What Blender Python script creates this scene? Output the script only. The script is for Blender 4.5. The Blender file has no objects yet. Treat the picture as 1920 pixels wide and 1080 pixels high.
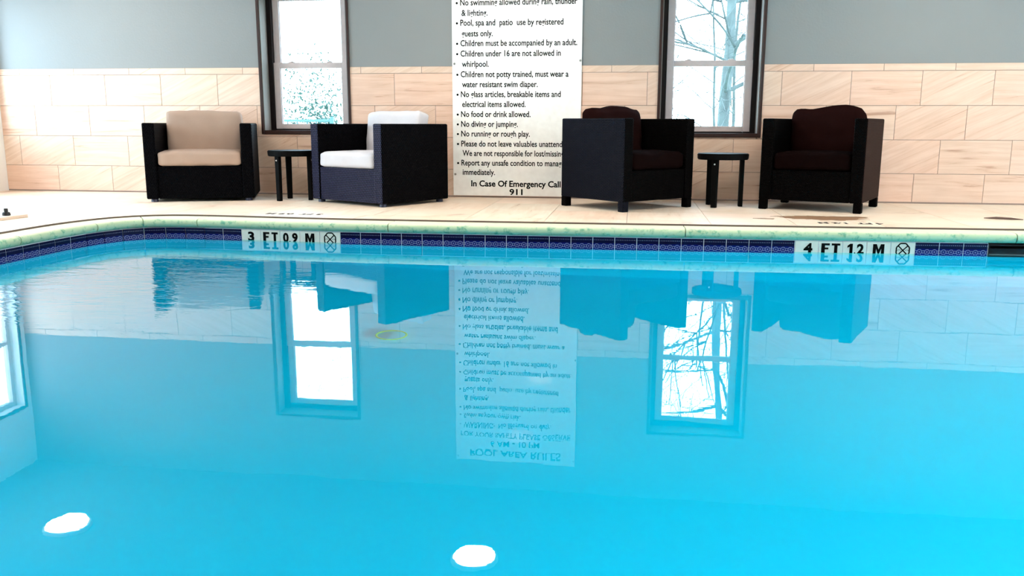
import bpy, bmesh, math, random
from mathutils import Vector, Matrix, noise
random.seed(7)
PI = math.pi
scene = bpy.context.scene
COL = scene.collection

# ------------------------------------------------------------------ camera
YAW, PITCH, ROLL, FPX = -0.1389, 0.188, 0.0028, 1612.45
CX, CY, CZ = 6.0244, -8.4124, 0.7096
F_ = Vector((math.sin(YAW)*math.cos(PITCH), math.cos(YAW)*math.cos(PITCH), -math.sin(PITCH)))
R0 = Vector((math.cos(YAW), -math.sin(YAW), 0))
U0 = R0.cross(F_)
R_ = R0*math.cos(ROLL) + U0*math.sin(ROLL)
U_ = U0*math.cos(ROLL) - R0*math.sin(ROLL)
cd = bpy.data.cameras.new('camera'); cam = bpy.data.objects.new('camera', cd); COL.objects.link(cam)
cd.sensor_width = 36.0; cd.lens = FPX/1920*36.0; cd.clip_start = 0.05; cd.clip_end = 300
M = Matrix((R_, U_, -F_)).transposed().to_4x4(); M.translation = (CX, CY, CZ)
cam.matrix_world = M
scene.camera = cam

# ------------------------------------------------------------------ world, exposure
LAMP = 120.0          # ceiling lamp diffusers
POOL = 190.0          # added underwater lamps, for the water glow
SKY = 16.0
w = bpy.data.worlds.new('world'); scene.world = w; w.use_nodes = True
nt = w.node_tree; nt.nodes.clear()
wo = nt.nodes.new('ShaderNodeOutputWorld'); bg = nt.nodes.new('ShaderNodeBackground')
tcw = nt.nodes.new('ShaderNodeTexCoord'); sepw = nt.nodes.new('ShaderNodeSeparateXYZ'); rw = nt.nodes.new('ShaderNodeValToRGB')
nt.links.new(tcw.outputs['Generated'], sepw.inputs[0]); nt.links.new(sepw.outputs['Z'], rw.inputs[0])
rw.color_ramp.elements[0].position = 0.0; rw.color_ramp.elements[0].color = (0.66, 0.84, 1.0, 1)
rw.color_ramp.elements[1].position = 1.0; rw.color_ramp.elements[1].color = (0.52, 0.74, 1.0, 1)
nt.links.new(rw.outputs[0], bg.inputs['Color'])
bg.inputs['Strength'].default_value = SKY
nt.links.new(bg.outputs[0], wo.inputs[0])
scene.view_settings.view_transform = 'Standard'
scene.view_settings.look = 'None'
scene.view_settings.exposure = 0.10
scene.view_settings.gamma = 1.0
scene.view_settings.use_curve_mapping = False
cy = scene.cycles
cy.use_denoising = True
cy.max_bounces = 14; cy.diffuse_bounces = 5; cy.glossy_bounces = 6; cy.transmission_bounces = 8; cy.transparent_max_bounces = 12
cy.caustics_reflective = False; cy.caustics_refractive = True
cy.sample_clamp_indirect = 6.0
cy.blur_glossy = 0.0

# ------------------------------------------------------------------ node helpers
def new_mat(name):
    m = bpy.data.materials.new(name); m.use_nodes = True
    nt = m.node_tree; b = nt.nodes['Principled BSDF']
    return m, nt, b
def N(nt, t, **kw):
    n = nt.nodes.new(t)
    for k, v in kw.items(): setattr(n, k, v)
    return n
def math_(nt, op, a, b=None, c=None):
    n = nt.nodes.new('ShaderNodeMath'); n.operation = op
    for i, v in enumerate((a, b, c)):
        if v is None: continue
        if isinstance(v, (int, float)): n.inputs[i].default_value = v
        else: nt.links.new(v, n.inputs[i])
    return n.outputs[0]
def mix_(nt, f, a, b, blend='MIX'):
    n = nt.nodes.new('ShaderNodeMix'); n.data_type = 'RGBA'; n.blend_type = blend
    for s, v in ((0, f), (6, a), (7, b)):
        if isinstance(v, (int, float)): n.inputs[s].default_value = v
        elif isinstance(v, tuple): n.inputs[s].default_value = (*v, 1) if len(v) == 3 else v
        else: nt.links.new(v, n.inputs[s])
    return n.outputs[2]
def ramp(nt, f, stops):
    n = nt.nodes.new('ShaderNodeValToRGB'); cr = n.color_ramp
    while len(cr.elements) < len(stops): cr.elements.new(0.5)
    for e, (p, c) in zip(cr.elements, stops):
        e.position = p; e.color = (*c, 1) if len(c) == 3 else c
    nt.links.new(f, n.inputs[0]); return n.outputs[0]
def objco(nt):
    return N(nt, 'ShaderNodeTexCoord').outputs['Object']
def mapping(nt, v, scale=(1, 1, 1), rot=(0, 0, 0), loc=None):
    n = N(nt, 'ShaderNodeMapping'); nt.links.new(v, n.inputs[0])
    n.inputs['Scale'].default_value = scale; n.inputs['Rotation'].default_value = rot
    if loc is not None:
        if isinstance(loc, tuple): n.inputs['Location'].default_value = loc
        else: nt.links.new(loc, n.inputs['Location'])
    return n.outputs[0]
def noise_(nt, v, scale, detail=3, rough=.5, dist=0):
    n = N(nt, 'ShaderNodeTexNoise'); nt.links.new(v, n.inputs['Vector'])
    n.inputs['Scale'].default_value = scale; n.inputs['Detail'].default_value = detail
    n.inputs['Roughness'].default_value = rough; n.inputs['Distortion'].default_value = dist
    return n.outputs[0]
def bump(nt, b, h, strength, dist):
    n = N(nt, 'ShaderNodeBump'); n.inputs['Strength'].default_value = strength; n.inputs['Distance'].default_value = dist
    nt.links.new(h, n.inputs['Height']); nt.links.new(n.outputs[0], b.inputs['Normal'])
def simple(name, col, rough=.5, spec=.5, metal=0, nz=0.0, nscale=20):
    m, nt, b = new_mat(name)
    b.inputs['Base Color'].default_value = (*col, 1); b.inputs['Roughness'].default_value = rough
    b.inputs['Metallic'].default_value = metal; b.inputs['Specular IOR Level'].default_value = spec
    n = noise_(nt, objco(nt), nscale, 4)
    c = mix_(nt, n, tuple(x*(1-.12-nz) for x in col), tuple(min(1, x*(1+.08+nz)) for x in col))
    nt.links.new(c, b.inputs['Base Color'])
    return m
def emis(name, col, s):
    m = bpy.data.materials.new(name); m.use_nodes = True; nt = m.node_tree; nt.nodes.clear()
    o = N(nt, 'ShaderNodeOutputMaterial'); e = N(nt, 'ShaderNodeEmission')
    e.inputs[0].default_value = (*col, 1); e.inputs[1].default_value = s
    nt.links.new(e.outputs[0], o.inputs[0]); return m

# ------------------------------------------------------------------ materials
def stone_tile(name, base, vein, dark, rough, seedscale, diag=True):
    m, nt, b = new_mat(name)
    oi = N(nt, 'ShaderNodeObjectInfo'); rnd = oi.outputs['Random']
    co = objco(nt)
    off = N(nt, 'ShaderNodeCombineXYZ')
    nt.links.new(math_(nt, 'MULTIPLY', rnd, 37.0), off.inputs[0]); nt.links.new(math_(nt, 'MULTIPLY', rnd, 91.0), off.inputs[1]); nt.links.new(math_(nt, 'MULTIPLY', rnd, 13.0), off.inputs[2])
    # half the tiles carry level grain, the others a slanting band
    c1 = mapping(nt, co, (1.6, 1.6, 26), (0, 0.06, 0), off.outputs[0])
    n1 = noise_(nt, c1, 1.0, 6, .6, .6)
    c2 = mapping(nt, mapping(nt, co, (1, 1, 1), (0, 0.45, 0)), (1.2, 1.2, 24), (0, 0, 0), off.outputs[0])
    n2 = noise_(nt, c2, 1.0, 6, .62, .9)
    sel = math_(nt, 'GREATER_THAN', math_(nt, 'FRACT', math_(nt, 'MULTIPLY', rnd, 7.31)), .55)
    n = mix_(nt, sel, n1, n2)
    mott = noise_(nt, mapping(nt, co, (1, 1, 1), (0, 0, 0), off.outputs[0]), 4.0, 4)
    col = mix_(nt, ramp(nt, n, [(.36, (0, 0, 0)), (.66, (1, 1, 1))]), base, vein)
    col = mix_(nt, ramp(nt, n, [(.62, (0, 0, 0)), (.72, (1, 1, 1))]), col, dark)
    tint = mix_(nt, math_(nt, 'FRACT', math_(nt, 'MULTIPLY', rnd, 3.7)), (1, .95, .9), (.95, 1.0, .97))
    col = mix_(nt, 1.0, col, tint, 'MULTIPLY')
    col = mix_(nt, 1.0, col, ramp(nt, mott, [(.3, (.93, .93, .93)), (.7, (1, 1, 1))]), 'MULTIPLY')
    nt.links.new(col, b.inputs['Base Color'])
    b.inputs['Roughness'].default_value = rough; b.inputs['Specular IOR Level'].default_value = .4
    return m
M_WT = stone_tile('beige_stone_wall_tile', (.80, .585, .475), (.70, .465, .35), (.48, .27, .19), .42, 1)
M_FT = stone_tile('deck_stone_tile', (.92, .76, .64), (.84, .64, .50), (.58, .38, .28), .45, 1)
M_GROUT = simple('grout', (.30, .22, .18), .9)
M_FLOOR = simple('deck_slab', (.72, .60, .48), .7)

def paint(name, col):
    m, nt, b = new_mat(name)
    co = objco(nt)
    n = noise_(nt, co, 55, 4); n2 = noise_(nt, co, 1.1, 3)
    nt.links.new(mix_(nt, n2, tuple(x*.93 for x in col), tuple(x*1.06 for x in col)), b.inputs['Base Color'])
    b.inputs['Roughness'].default_value = .75; bump(nt, b, n, .35, .004)
    return m
M_PAINT = paint('blue_grey_wall_paint', (.225, .233, .233))
M_CEIL = paint('ceiling_paint', (.17, .19, .20))
M_WHITEW = paint('pale_wall_paint', (.80, .81, .80))

M_SASH = simple('window_sash_vinyl', (.55, .47, .46), .45)
M_BLACK = simple('dark_window_frame', (.006, .003, .003), .5, .15)
M_TRIM = simple('dark_brown_window_trim', (.030, .011, .008), .45, .25)
M_REVEAL = simple('window_reveal', (.15, .12, .10), .6)
M_SIGN = simple('glossy_sign_panel', (.95, .93, .89), .05, .9)
M_INK = simple('black_print', (.003, .003, .003), .7, .03)
M_STEEL = simple('screw_metal', (.35, .33, .30), .35, metal=1)
M_WMARK = simple('white_marker_tile', (.58, .60, .53), .4, .25, nz=.06, nscale=14)
M_TGROUT = simple('pool_tile_grout', (.62, .60, .62), .7)
M_FEET = simple('dark_navy_foot', (.02, .02, .05), .4)
M_TABLE = simple('black_table_finish', (.0015, .0015, .0015), .6, .06)
M_LIGHTB = simple('pale_bolt', (.6, .58, .55), .4)
M_BEIGEB = simple('beige_deck_box', (.72, .56, .44), .6)
M_YEL = simple('yellow_ring_plastic', (.85, .62, .08), .4)
M_WHITEP = simple('white_fixture', (.8, .8, .8), .4)

def weave(name, base, hi, rough, spec, u0=.021, v0=.016, bs=.9, bd=.004):
    m, nt, b = new_mat(name)
    s = N(nt, 'ShaderNodeSeparateXYZ'); nt.links.new(objco(nt), s.inputs[0])
    u = math_(nt, 'MULTIPLY', math_(nt, 'ADD', s.outputs[0], s.outputs[1]), 1/u0)
    v = math_(nt, 'MULTIPLY', s.outputs[2], 1/v0)
    par = math_(nt, 'MULTIPLY', math_(nt, 'FLOOR', v), .5)
    su = math_(nt, 'ABSOLUTE', math_(nt, 'SINE', math_(nt, 'MULTIPLY', math_(nt, 'ADD', u, par), PI)))
    sv = math_(nt, 'ABSOLUTE', math_(nt, 'SINE', math_(nt, 'MULTIPLY', v, PI)))
    h = math_(nt, 'MULTIPLY', math_(nt, 'POWER', su, 1.3), math_(nt, 'POWER', sv, .7))
    dot = ramp(nt, h, [(.62, (0, 0, 0)), (.92, (1, 1, 1))])  # glints on the strand crowns, put into the colour
    nt.links.new(mix_(nt, dot, base, hi), b.inputs['Base Color'])
    b.inputs['Roughness'].default_value = rough; b.inputs['Specular IOR Level'].default_value = spec
    bump(nt, b, h, bs, bd)
    return m
M_WEAVE_LIT = weave('lit_navy_wicker', (.0016, .0016, .010), (.05, .05, .13), .35, .14)  # same black wicker, window light on the front put into its colour
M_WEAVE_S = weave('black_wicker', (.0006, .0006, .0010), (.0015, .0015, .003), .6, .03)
M_WEAVE_B = weave('blue_sheen_fine_wicker', (.0010, .0013, .0040), (.006, .010, .024), .5, .07, .018, .011)  # blue sheen of one side panel put into the colour
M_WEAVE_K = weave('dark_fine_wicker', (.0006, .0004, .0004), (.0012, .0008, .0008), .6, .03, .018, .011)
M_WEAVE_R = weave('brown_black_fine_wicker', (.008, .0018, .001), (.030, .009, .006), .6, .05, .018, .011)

def fabric(name, col, col2, sc=260):
    m, nt, b = new_mat(name)
    co = objco(nt)
    n = noise_(nt, co, sc, 2); n2 = noise_(nt, co, 9, 4)
    c = mix_(nt, n2, col, col2); c = mix_(nt, math_(nt, 'MULTIPLY', n, .35), c, tuple(x*.55 for x in col))
    nt.links.new(c, b.inputs['Base Color']); b.inputs['Roughness'].default_value = .95
    b.inputs['Specular IOR Level'].default_value = .02
    bump(nt, b, n, .4, .002)
    return m
M_TAN = fabric('tan_cushion_fabric', (.46, .33, .26), (.40, .28, .22))
M_CREAM = fabric('pale_cushion_fabric', (.70, .67, .69), (.62, .57, .58))
M_BROWN = fabric('brown_cushion_fabric', (.009, .0028, .0026), (.016, .0045, .0038))

M_BROWN_SHADED = fabric('shaded_brown_seat_fabric', (.0035, .0012, .0012), (.006, .002, .0018))  # brown cushion fabric again, deep shade on the seat put into its colour
def coping_mat():
    m, nt, b = new_mat('coping_stone')
    s = N(nt, 'ShaderNodeSeparateXYZ'); co = objco(nt); nt.links.new(co, s.inputs[0])
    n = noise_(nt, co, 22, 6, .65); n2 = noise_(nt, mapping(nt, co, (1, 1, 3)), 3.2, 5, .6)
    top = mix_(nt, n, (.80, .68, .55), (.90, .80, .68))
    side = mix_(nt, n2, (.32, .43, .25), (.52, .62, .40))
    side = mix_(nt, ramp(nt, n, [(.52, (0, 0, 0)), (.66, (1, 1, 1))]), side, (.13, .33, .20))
    # mottled green below the rounded lip, beige above it
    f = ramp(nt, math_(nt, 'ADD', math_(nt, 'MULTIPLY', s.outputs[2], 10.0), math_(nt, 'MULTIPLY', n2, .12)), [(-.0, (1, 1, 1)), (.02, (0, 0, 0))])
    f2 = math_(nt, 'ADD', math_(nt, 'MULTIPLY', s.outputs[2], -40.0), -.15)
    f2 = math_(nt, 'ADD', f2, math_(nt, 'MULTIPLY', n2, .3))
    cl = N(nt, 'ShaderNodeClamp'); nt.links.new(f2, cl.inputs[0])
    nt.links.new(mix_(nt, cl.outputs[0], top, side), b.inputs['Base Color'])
    b.inputs['Roughness'].default_value = .7; bump(nt, b, n, .4, .003)
    return m
M_COPING = coping_mat()

def blue_tile():
    m, nt, b = new_mat('navy_patterned_pool_tile')
    s = N(nt, 'ShaderNodeSeparateXYZ'); nt.links.new(objco(nt), s.inputs[0])
    x, z = s.outputs[0], s.outputs[2]
    def dots(pitch, zc, r, ring=None, xo=0.0):
        u = math_(nt, 'SUBTRACT', math_(nt, 'FRACT', math_(nt, 'ADD', math_(nt, 'MULTIPLY', x, 1/pitch), .5+xo)), .5)
        u = math_(nt, 'MULTIPLY', u, pitch)
        d = math_(nt, 'SQRT', math_(nt, 'ADD', math_(nt, 'MULTIPLY', u, u), math_(nt, 'POWER', math_(nt, 'ABSOLUTE', math_(nt, 'SUBTRACT', z, zc)), 2.0)))
        if ring: d = math_(nt, 'ABSOLUTE', math_(nt, 'SUBTRACT', d, ring))
        return math_(nt, 'LESS_THAN', d, r)
    a = dots(.0125, .058, .0034)
    bb = dots(.05, .012, .0028, .016)
    c = dots(.05, .012, .006)
    d = dots(.05, .012, .0026, .009, .5)
    e = dots(.0125, -.038, .0030)
    tot = a
    for q in (bb, c, d, e): tot = math_(nt, 'MAXIMUM', tot, q)
    n = noise_(nt, objco(nt), 90, 3)
    base = mix_(nt, n, (.0005, .0008, .050), (.001, .002, .11))
    top = math_(nt, 'GREATER_THAN', z, .034)
    base = mix_(nt, top, base, (.0005, .0005, .020))
    col = mix_(nt, math_(nt, 'MULTIPLY', tot, math_(nt, 'MULTIPLY', n, .75)), base, (.30, .33, .46))
    nt.links.new(col, b.inputs['Base Color']); b.inputs['Roughness'].default_value = .35; b.inputs['Specular IOR Level'].default_value = .12
    return m
M_BLUE = blue_tile()

def plaster():
    m, nt, b = new_mat('pool_plaster')
    co = objco(nt); n = noise_(nt, co, 1.3, 5, .6); n2 = noise_(nt, co, 38, 3)
    c = mix_(nt, n, (.05, .62, .76), (.10, .70, .82))
    c = mix_(nt, math_(nt, 'MULTIPLY', n2, .3), c, (.03, .48, .72))
    nt.links.new(c, b.inputs['Base Color']); b.inputs['Roughness'].default_value = .8
    return m
M_PLASTER = plaster()

def water():
    m = bpy.data.materials.new('pool_water'); m.use_nodes = True; nt = m.node_tree; nt.nodes.clear()
    o = N(nt, 'ShaderNodeOutputMaterial'); rf = N(nt, 'ShaderNodeBsdfRefraction'); gl = N(nt, 'ShaderNodeBsdfGlossy'); mx = N(nt, 'ShaderNodeMixShader'); fr = N(nt, 'ShaderNodeFresnel')
    rf.inputs['Color'].default_value = (.02, .90, .985, 1); rf.inputs['Roughness'].default_value = 0; rf.inputs['IOR'].default_value = 1.333
    gl.inputs['Color'].default_value = (1, 1, 1, 1); gl.inputs['Roughness'].default_value = 0.0
    fr.inputs['IOR'].default_value = 1.333
    co = objco(nt)
    big = noise_(nt, mapping(nt, co, (1.0, 1.0, 1)), 2.2, 2, .4)
    fine = noise_(nt, mapping(nt, co, (.55, 1.5, 1), (0, 0, .15)), 9.0, 3, .55)
    # a patch of livelier ripples towards the shallow end
    d = N(nt, 'ShaderNodeVectorMath', operation='DISTANCE'); nt.links.new(mapping(nt, co, (.62, .62, 1)), d.inputs[0]); d.inputs[1].default_value = (3.25*.62, -4.0*.62, 0)
    mask = ramp(nt, math_(nt, 'ADD', d.outputs['Value'], math_(nt, 'MULTIPLY', big, .5)), [(.45, (1, 1, 1)), (1.25, (0, 0, 0))])
    h = math_(nt, 'ADD', math_(nt, 'MULTIPLY', big, .55), math_(nt, 'MULTIPLY', fine, math_(nt, 'ADD', math_(nt, 'MULTIPLY', mask, 4.2), .07)))
    bp = N(nt, 'ShaderNodeBump'); bp.inputs['Strength'].default_value = 1.0; bp.inputs['Distance'].default_value = .0009
    nt.links.new(h, bp.inputs['Height'])
    for q in (rf, gl, fr): nt.links.new(bp.outputs[0], q.inputs['Normal'])
    nt.links.new(fr.outputs[0], mx.inputs[0]); nt.links.new(rf.outputs[0], mx.inputs[1]); nt.links.new(gl.outputs[0], mx.inputs[2])
    nt.links.new(mx.outputs[0], o.inputs[0]); return m
M_WATER = water()

def glass():
    m = bpy.data.materials.new('window_glass'); m.use_nodes = True; nt = m.node_tree; nt.nodes.clear()
    o = N(nt, 'ShaderNodeOutputMaterial'); t = N(nt, 'ShaderNodeBsdfTransparent'); gl = N(nt, 'ShaderNodeBsdfGlossy'); mx = N(nt, 'ShaderNodeMixShader'); fr = N(nt, 'ShaderNodeFresnel')
    t.inputs[0].default_value = (.94, .98, .97, 1); gl.inputs['Roughness'].default_value = 0.0
    ge = N(nt, 'ShaderNodeNewGeometry')      # same reflectance on both faces of the thin pane
    nt.links.new(math_(nt, 'SUBTRACT', 1.45, math_(nt, 'MULTIPLY', ge.outputs['Backfacing'], 1.45-1/1.45)), fr.inputs['IOR'])
    nt.links.new(fr.outputs[0], mx.inputs[0]); nt.links.new(t.outputs[0], mx.inputs[1]); nt.links.new(gl.outputs[0], mx.inputs[2]); nt.links.new(mx.outputs[0], o.inputs[0])
    return m
M_GLASS = glass()
M_LAMP = emis('lamp_diffuser', (1.0, .91, .80), LAMP)
M_PLAMP = emis('added_pool_lamp_lens', (.62, .90, 1.0), POOL)
M_PLAMP2 = emis('added_deep_end_lamp_lens', (.62, .96, 1.0), POOL*20.0)
M_BARK = simple('pale_bark', (.048, .060, .056), .9, nz=.85, nscale=5)
M_TWIG = simple('twig_bark', (.028, .038, .036), .9, nz=.3)
M_GRASS = simple('pale_grass', (.42, .52, .45), 1, nz=.2, nscale=3)
M_RAIL = simple('dark_green_fence_metal', (.03, .09, .09), .5)
M_LEAF = simple('evergreen_leaf', (.014, .045, .032), .8, nz=.3)

# ------------------------------------------------------------------ mesh helpers
class MB:
    def __init__(s): s.bm = bmesh.new()
    def box(s, x0, x1, y0, y1, z0, z1, bev=0.0, seg=2):
        t = bmesh.new(); bmesh.ops.create_cube(t, size=1)
        for v in t.verts: v.co = Vector(((x0+x1)/2+v.co.x*(x1-x0), (y0+y1)/2+v.co.y*(y1-y0), (z0+z1)/2+v.co.z*(z1-z0)))
        if bev: bmesh.ops.bevel(t, geom=t.edges[:], offset=bev, segments=seg, profile=.5, affect='EDGES')
        s.add(t); return s
    def add(s, t, mat=None):
        if mat is not None: bmesh.ops.transform(t, matrix=mat, verts=t.verts)
        me = bpy.data.meshes.new('tmp'); t.to_mesh(me); t.free(); s.bm.from_mesh(me); bpy.data.meshes.remove(me); return s
    def prism(s, pts, z0, z1, bev=0.0):
        t = bmesh.new(); vs = [t.verts.new((p[0], p[1], z0)) for p in pts]; f = t.faces.new(vs)
        r = bmesh.ops.extrude_face_region(t, geom=[f]); bmesh.ops.translate(t, vec=(0, 0, z1-z0), verts=[g for g in r['geom'] if isinstance(g, bmesh.types.BMVert)])
        bmesh.ops.recalc_face_normals(t, faces=t.faces)
        if bev: bmesh.ops.bevel(t, geom=[e for e in t.edges if abs(e.verts[0].co.z-z1) < 1e-6 and abs(e.verts[1].co.z-z1) < 1e-6], offset=bev, segments=1, affect='EDGES')
        s.add(t); return s
    def cyl(s, c, r0, r1, z0, z1, n=24, bev=0.0):
        t = bmesh.new(); bmesh.ops.create_cone(t, cap_ends=True, segments=n, radius1=r0, radius2=r1, depth=z1-z0)
        if bev: bmesh.ops.bevel(t, geom=[e for e in t.edges if len([f for f in e.link_faces if len(f.verts) > 4])], offset=bev, segments=2, affect='EDGES')
        bmesh.ops.translate(t, vec=(c[0], c[1], (z0+z1)/2), verts=t.verts); s.add(t); return s
    def tube(s, pts, rad, n=6, caps=True):
        pts = [Vector(p) for p in pts]; rings = []
        for i, p in enumerate(pts):
            d = (pts[min(i+1, len(pts)-1)]-pts[max(i-1, 0)]).normalized()
            a = d.orthogonal().normalized() if abs(d.z) > .99 else d.cross(Vector((0, 0, 1))).normalized()
            b = d.cross(a).normalized(); r = rad[i] if isinstance(rad, (list, tuple)) else rad
            rings.append([s.bm.verts.new(p+(a*math.cos(2*PI*k/n)+b*math.sin(2*PI*k/n))*r) for k in range(n)])
        for i in range(len(rings)-1):
            for k in range(n): s.bm.faces.new((rings[i][k], rings[i][(k+1) % n], rings[i+1][(k+1) % n], rings[i+1][k]))
        if caps:
            s.bm.faces.new(rings[0][::-1]); s.bm.faces.new(rings[-1])
        return s
    def build(s, name, mat, parent=None, smooth=False, loc=None):
        me = bpy.data.meshes.new(name); bmesh.ops.recalc_face_normals(s.bm, faces=s.bm.faces); s.bm.to_mesh(me); s.bm.free()
        if mat: me.materials.append(mat)
        if smooth: me.polygons.foreach_set('use_smooth', [True]*len(me.polygons))
        return link(name, me, parent, loc)
def link(name, me, parent=None, loc=None):
    o = bpy.data.objects.new(name, me); COL.objects.link(o)
    if parent: o.parent = parent
    if loc is not None: o.location = loc
    return o
def tag(o, label=None, cat=None, group=None, kind=None):
    for k, v in (('label', label), ('category', cat), ('group', group), ('kind', kind)):
        if v: o[k] = v
    return o
def empty(name, loc=(0, 0, 0), rz=0):
    o = bpy.data.objects.new(name, None); o.empty_display_size = .1; COL.objects.link(o); o.location = loc; o.rotation_euler = (0, 0, rz); return o
def box(name, mat, b, parent=None, bev=0.0, loc=None):
    return MB().box(*b, bev).build(name, mat, parent, loc=loc)

def cushion(w_, d_, h_, r, puff, wr, seed, nx=22, ny=16, nz=8, wave=0.0):
    """a padded block: rounded corners, bulged faces, soft wrinkles; centred, base at z=0"""
    bm = bmesh.new(); bmesh.ops.create_cube(bm, size=1)
    bmesh.ops.subdivide_edges(bm, edges=bm.edges[:], cuts=17, use_grid_fill=True)
    for v in bm.verts:
        p = Vector((v.co.x*w_, v.co.y*d_, v.co.z*h_)); h = Vector((w_/2, d_/2, h_/2))
        inner = Vector([max(-(h[i]-r), min(h[i]-r, p[i])) for i in range(3)])
        dd = p-inner
        if dd.length > 1e-9: p = inner+dd.normalized()*min(r, max(abs(dd.x), abs(dd.y), abs(dd.z)))
        bx, by, bz = 1-(2*v.co.x)**2, 1-(2*v.co.y)**2, 1-(2*v.co.z)**2
        p.z += math.copysign(puff*max(bx, 0)**.6*max(by, 0)**.6, v.co.z)
        p.y += math.copysign(puff*.7*max(bx, 0)*max(bz, 0), v.co.y)
        p.x += math.copysign(puff*.5*max(by, 0)*max(bz, 0), v.co.x)
        q = Vector((p.x*9+seed, p.y*9, p.z*9+seed*2))
        p += Vector((noise.noise(q), noise.noise(q+Vector((9, 3, 1))), noise.noise(q+Vector((2, 8, 5)))))*wr
        if wave: p.z += wave*math.sin(p.x*14+seed)*(.5+v.co.z)
        p.z += h_/2; v.co = p
    m = MB(); m.add(bm); return m

# ------------------------------------------------------------------ the room
XL, XR, YB, ZC = -0.6, 12.4, -12.5, 2.74
WZ = -0.163                    # water level
T, RH, Z1, TB = .613, .308, .2722, .065
WIN = [(2.315, 3.205, .632, 2.02), (6.255, 7.165, .620, 2.02)]
def wall_with_holes(name, mat, a0, a1, z0, z1, holes, axis, pos, thick, outward):
    """a wall slab in the XZ (axis 'x') or YZ plane, pieces around its openings joined"""
    m = MB(); cuts = sorted(holes); cur = a0
    def seg(s0, s1, q0, q1):
        if s1-s0 < 1e-4 or q1-q0 < 1e-4: return
        p0, p1 = sorted((pos, pos+outward*thick))
        if axis == 'x': m.box(s0, s1, p0, p1, q0, q1)
        else: m.box(p0, p1, s0, s1, q0, q1)
    for (h0, h1, hz0, hz1) in cuts:
        seg(cur, h0, z0, z1); seg(h0, h1, z0, hz0); seg(h0, h1, hz1, z1); cur = h1
    seg(cur, a1, z0, z1)
    o = m.build(name, mat); o['kind'] = 'structure'; return o
TT = .009                      # wall tile thickness: tile faces lie on y = 0, the painted wall just behind
wb = wall_with_holes('wall_back', M_PAINT, XL, XR, -.02, ZC, [(a+.0, b, c, d) for a, b, c, d in WIN], 'x', TT*.6, .22, 1)
LW = [(-1.42, -.10, .66, 2.05), (-2.78, -1.52, .10, 2.20), (-4.4, -3.2, .66, 2.05), (-6.4, -5.2, .66, 2.05)]
RW = [(-1.75, -.55, .66, 2.05), (-3.85, -2.45, .10, 2.20), (-5.8, -4.5, .66, 2.05), (-7.9, -6.6, .66, 2.05)]
wl = wall_with_holes('wall_left', M_WHITEW, YB, .22, -.02, ZC, LW, 'y', XL, .2, -1)
wr_ = wall_with_holes('wall_right', M_WHITEW, YB, .22, -.02, ZC, RW, 'y', XR, .2, 1)
wf = wall_with_holes('wall_front', M_WHITEW, XL, XR, -.02, ZC, [], 'x', YB, .2, -1)
ce = box('ceiling', M_CEIL, (XL-.2, XR+.2, YB-.2, .24, ZC, ZC+.12)); ce['kind'] = 'structure'

# wall tiles: four courses and a narrow cap course, each tile a part of the wall
def clip_spans(x0, x1, z0, z1):
    """cut a tile away where it meets a window opening; returns boxes (x0,x1,z0,z1)"""
    out = [(x0, x1, z0, z1)]
    for a, b, c, d in WIN:
        nxt = []
        for (p0, p1, q0, q1) in out:
            if p1 <= a or p0 >= b or q1 <= c: nxt.append((p0, p1, q0, q1)); continue
            if p0 < a: nxt.append((p0, a, q0, q1))
            if p1 > b: nxt.append((b, p1, q0, q1))
            if q0 < c: nxt.append((max(p0, a), min(p1, b), q0, c))
        out = nxt
    return out
G = .0045
courses = [(0.012, Z1, -1.0), (Z1, Z1+RH, -2/3), (Z1+RH, Z1+2*RH, -1/3), (Z1+2*RH, Z1+3*RH, 0.0), (Z1+3*RH, Z1+3*RH+TB, .45)]
tile_meshes = {}
for ci, (z0, z1, off) in enumerate(courses):
    n = -3
    while True:
        x0 = (n+off)*T; x1 = x0+T; n += 1
        if x0 > XR: break
        a, b = max(x0, XL), min(x1, XR)
        if b-a < .02: continue
        for (p0, p1, q0, q1) in clip_spans(a+G/2, b-G/2, z0+G/2, z1-G/2):
            if p1-p0 < .012 or q1-q0 < .012: continue
            key = (round(p1-p0, 4), round(q1-q0, 4))
            if key not in tile_meshes:
                hw, hh = (p1-p0)/2, (q1-q0)/2
                o = MB().box(-hw, hw, 0, TT, -hh, hh, .0012, 1).build('tile', M_WT, wb); tile_meshes[key] = o.data
            else: o = link('tile', tile_meshes[key], wb)
            o.location = ((p0+p1)/2, 0, (q0+q1)/2)
gm = MB()
for (p0, p1, q0, q1) in clip_spans(XL, XR, 0.0, courses[-1][1]): gm.box(p0, p1, .0035, TT*.6+.001, q0, q1)
go = gm.build('grout_backing', M_GROUT, wb)

# ------------------------------------------------------------------ pool outline
ctrl = [(2.02, -7.3), (2.05, -6.2), (2.06, -5.0), (2.065, -4.0), (2.07, -3.45), (2.075, -3.05), (2.09, -2.78), (2.135, -2.56), (2.215, -2.37),
        (2.34, -2.255), (2.50, -2.21), (2.75, -2.205), (3.06, -2.225), (3.50, -2.26), (3.92, -2.28), (4.61, -2.28), (5.7, -2.265), (6.9, -2.235), (7.9, -2.20), (8.7, -2.165), (9.6, -2.13), (10.5, -2.10)]
def catmull(P, k=14):
    out = []
    for i in range(len(P)-1):
        p0, p1, p2, p3 = P[max(i-1, 0)], P[i], P[i+1], P[min(i+2, len(P)-1)]
        for j in range(k):
            t = j/k
            out.append(tuple(.5*(2*p1[a]+(p2[a]-p0[a])*t+(2*p0[a]-5*p1[a]+4*p2[a]-p3[a])*t*t+(3*p1[a]-p0[a]-3*p2[a]+p3[a])*t**3) for a in (0, 1)))
    out.append(P[-1]); return out
PATH = catmull(ctrl)
SL = [0.0]
for i in range(1, len(PATH)): SL.append(SL[-1]+math.dist(PATH[i-1], PATH[i]))
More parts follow.
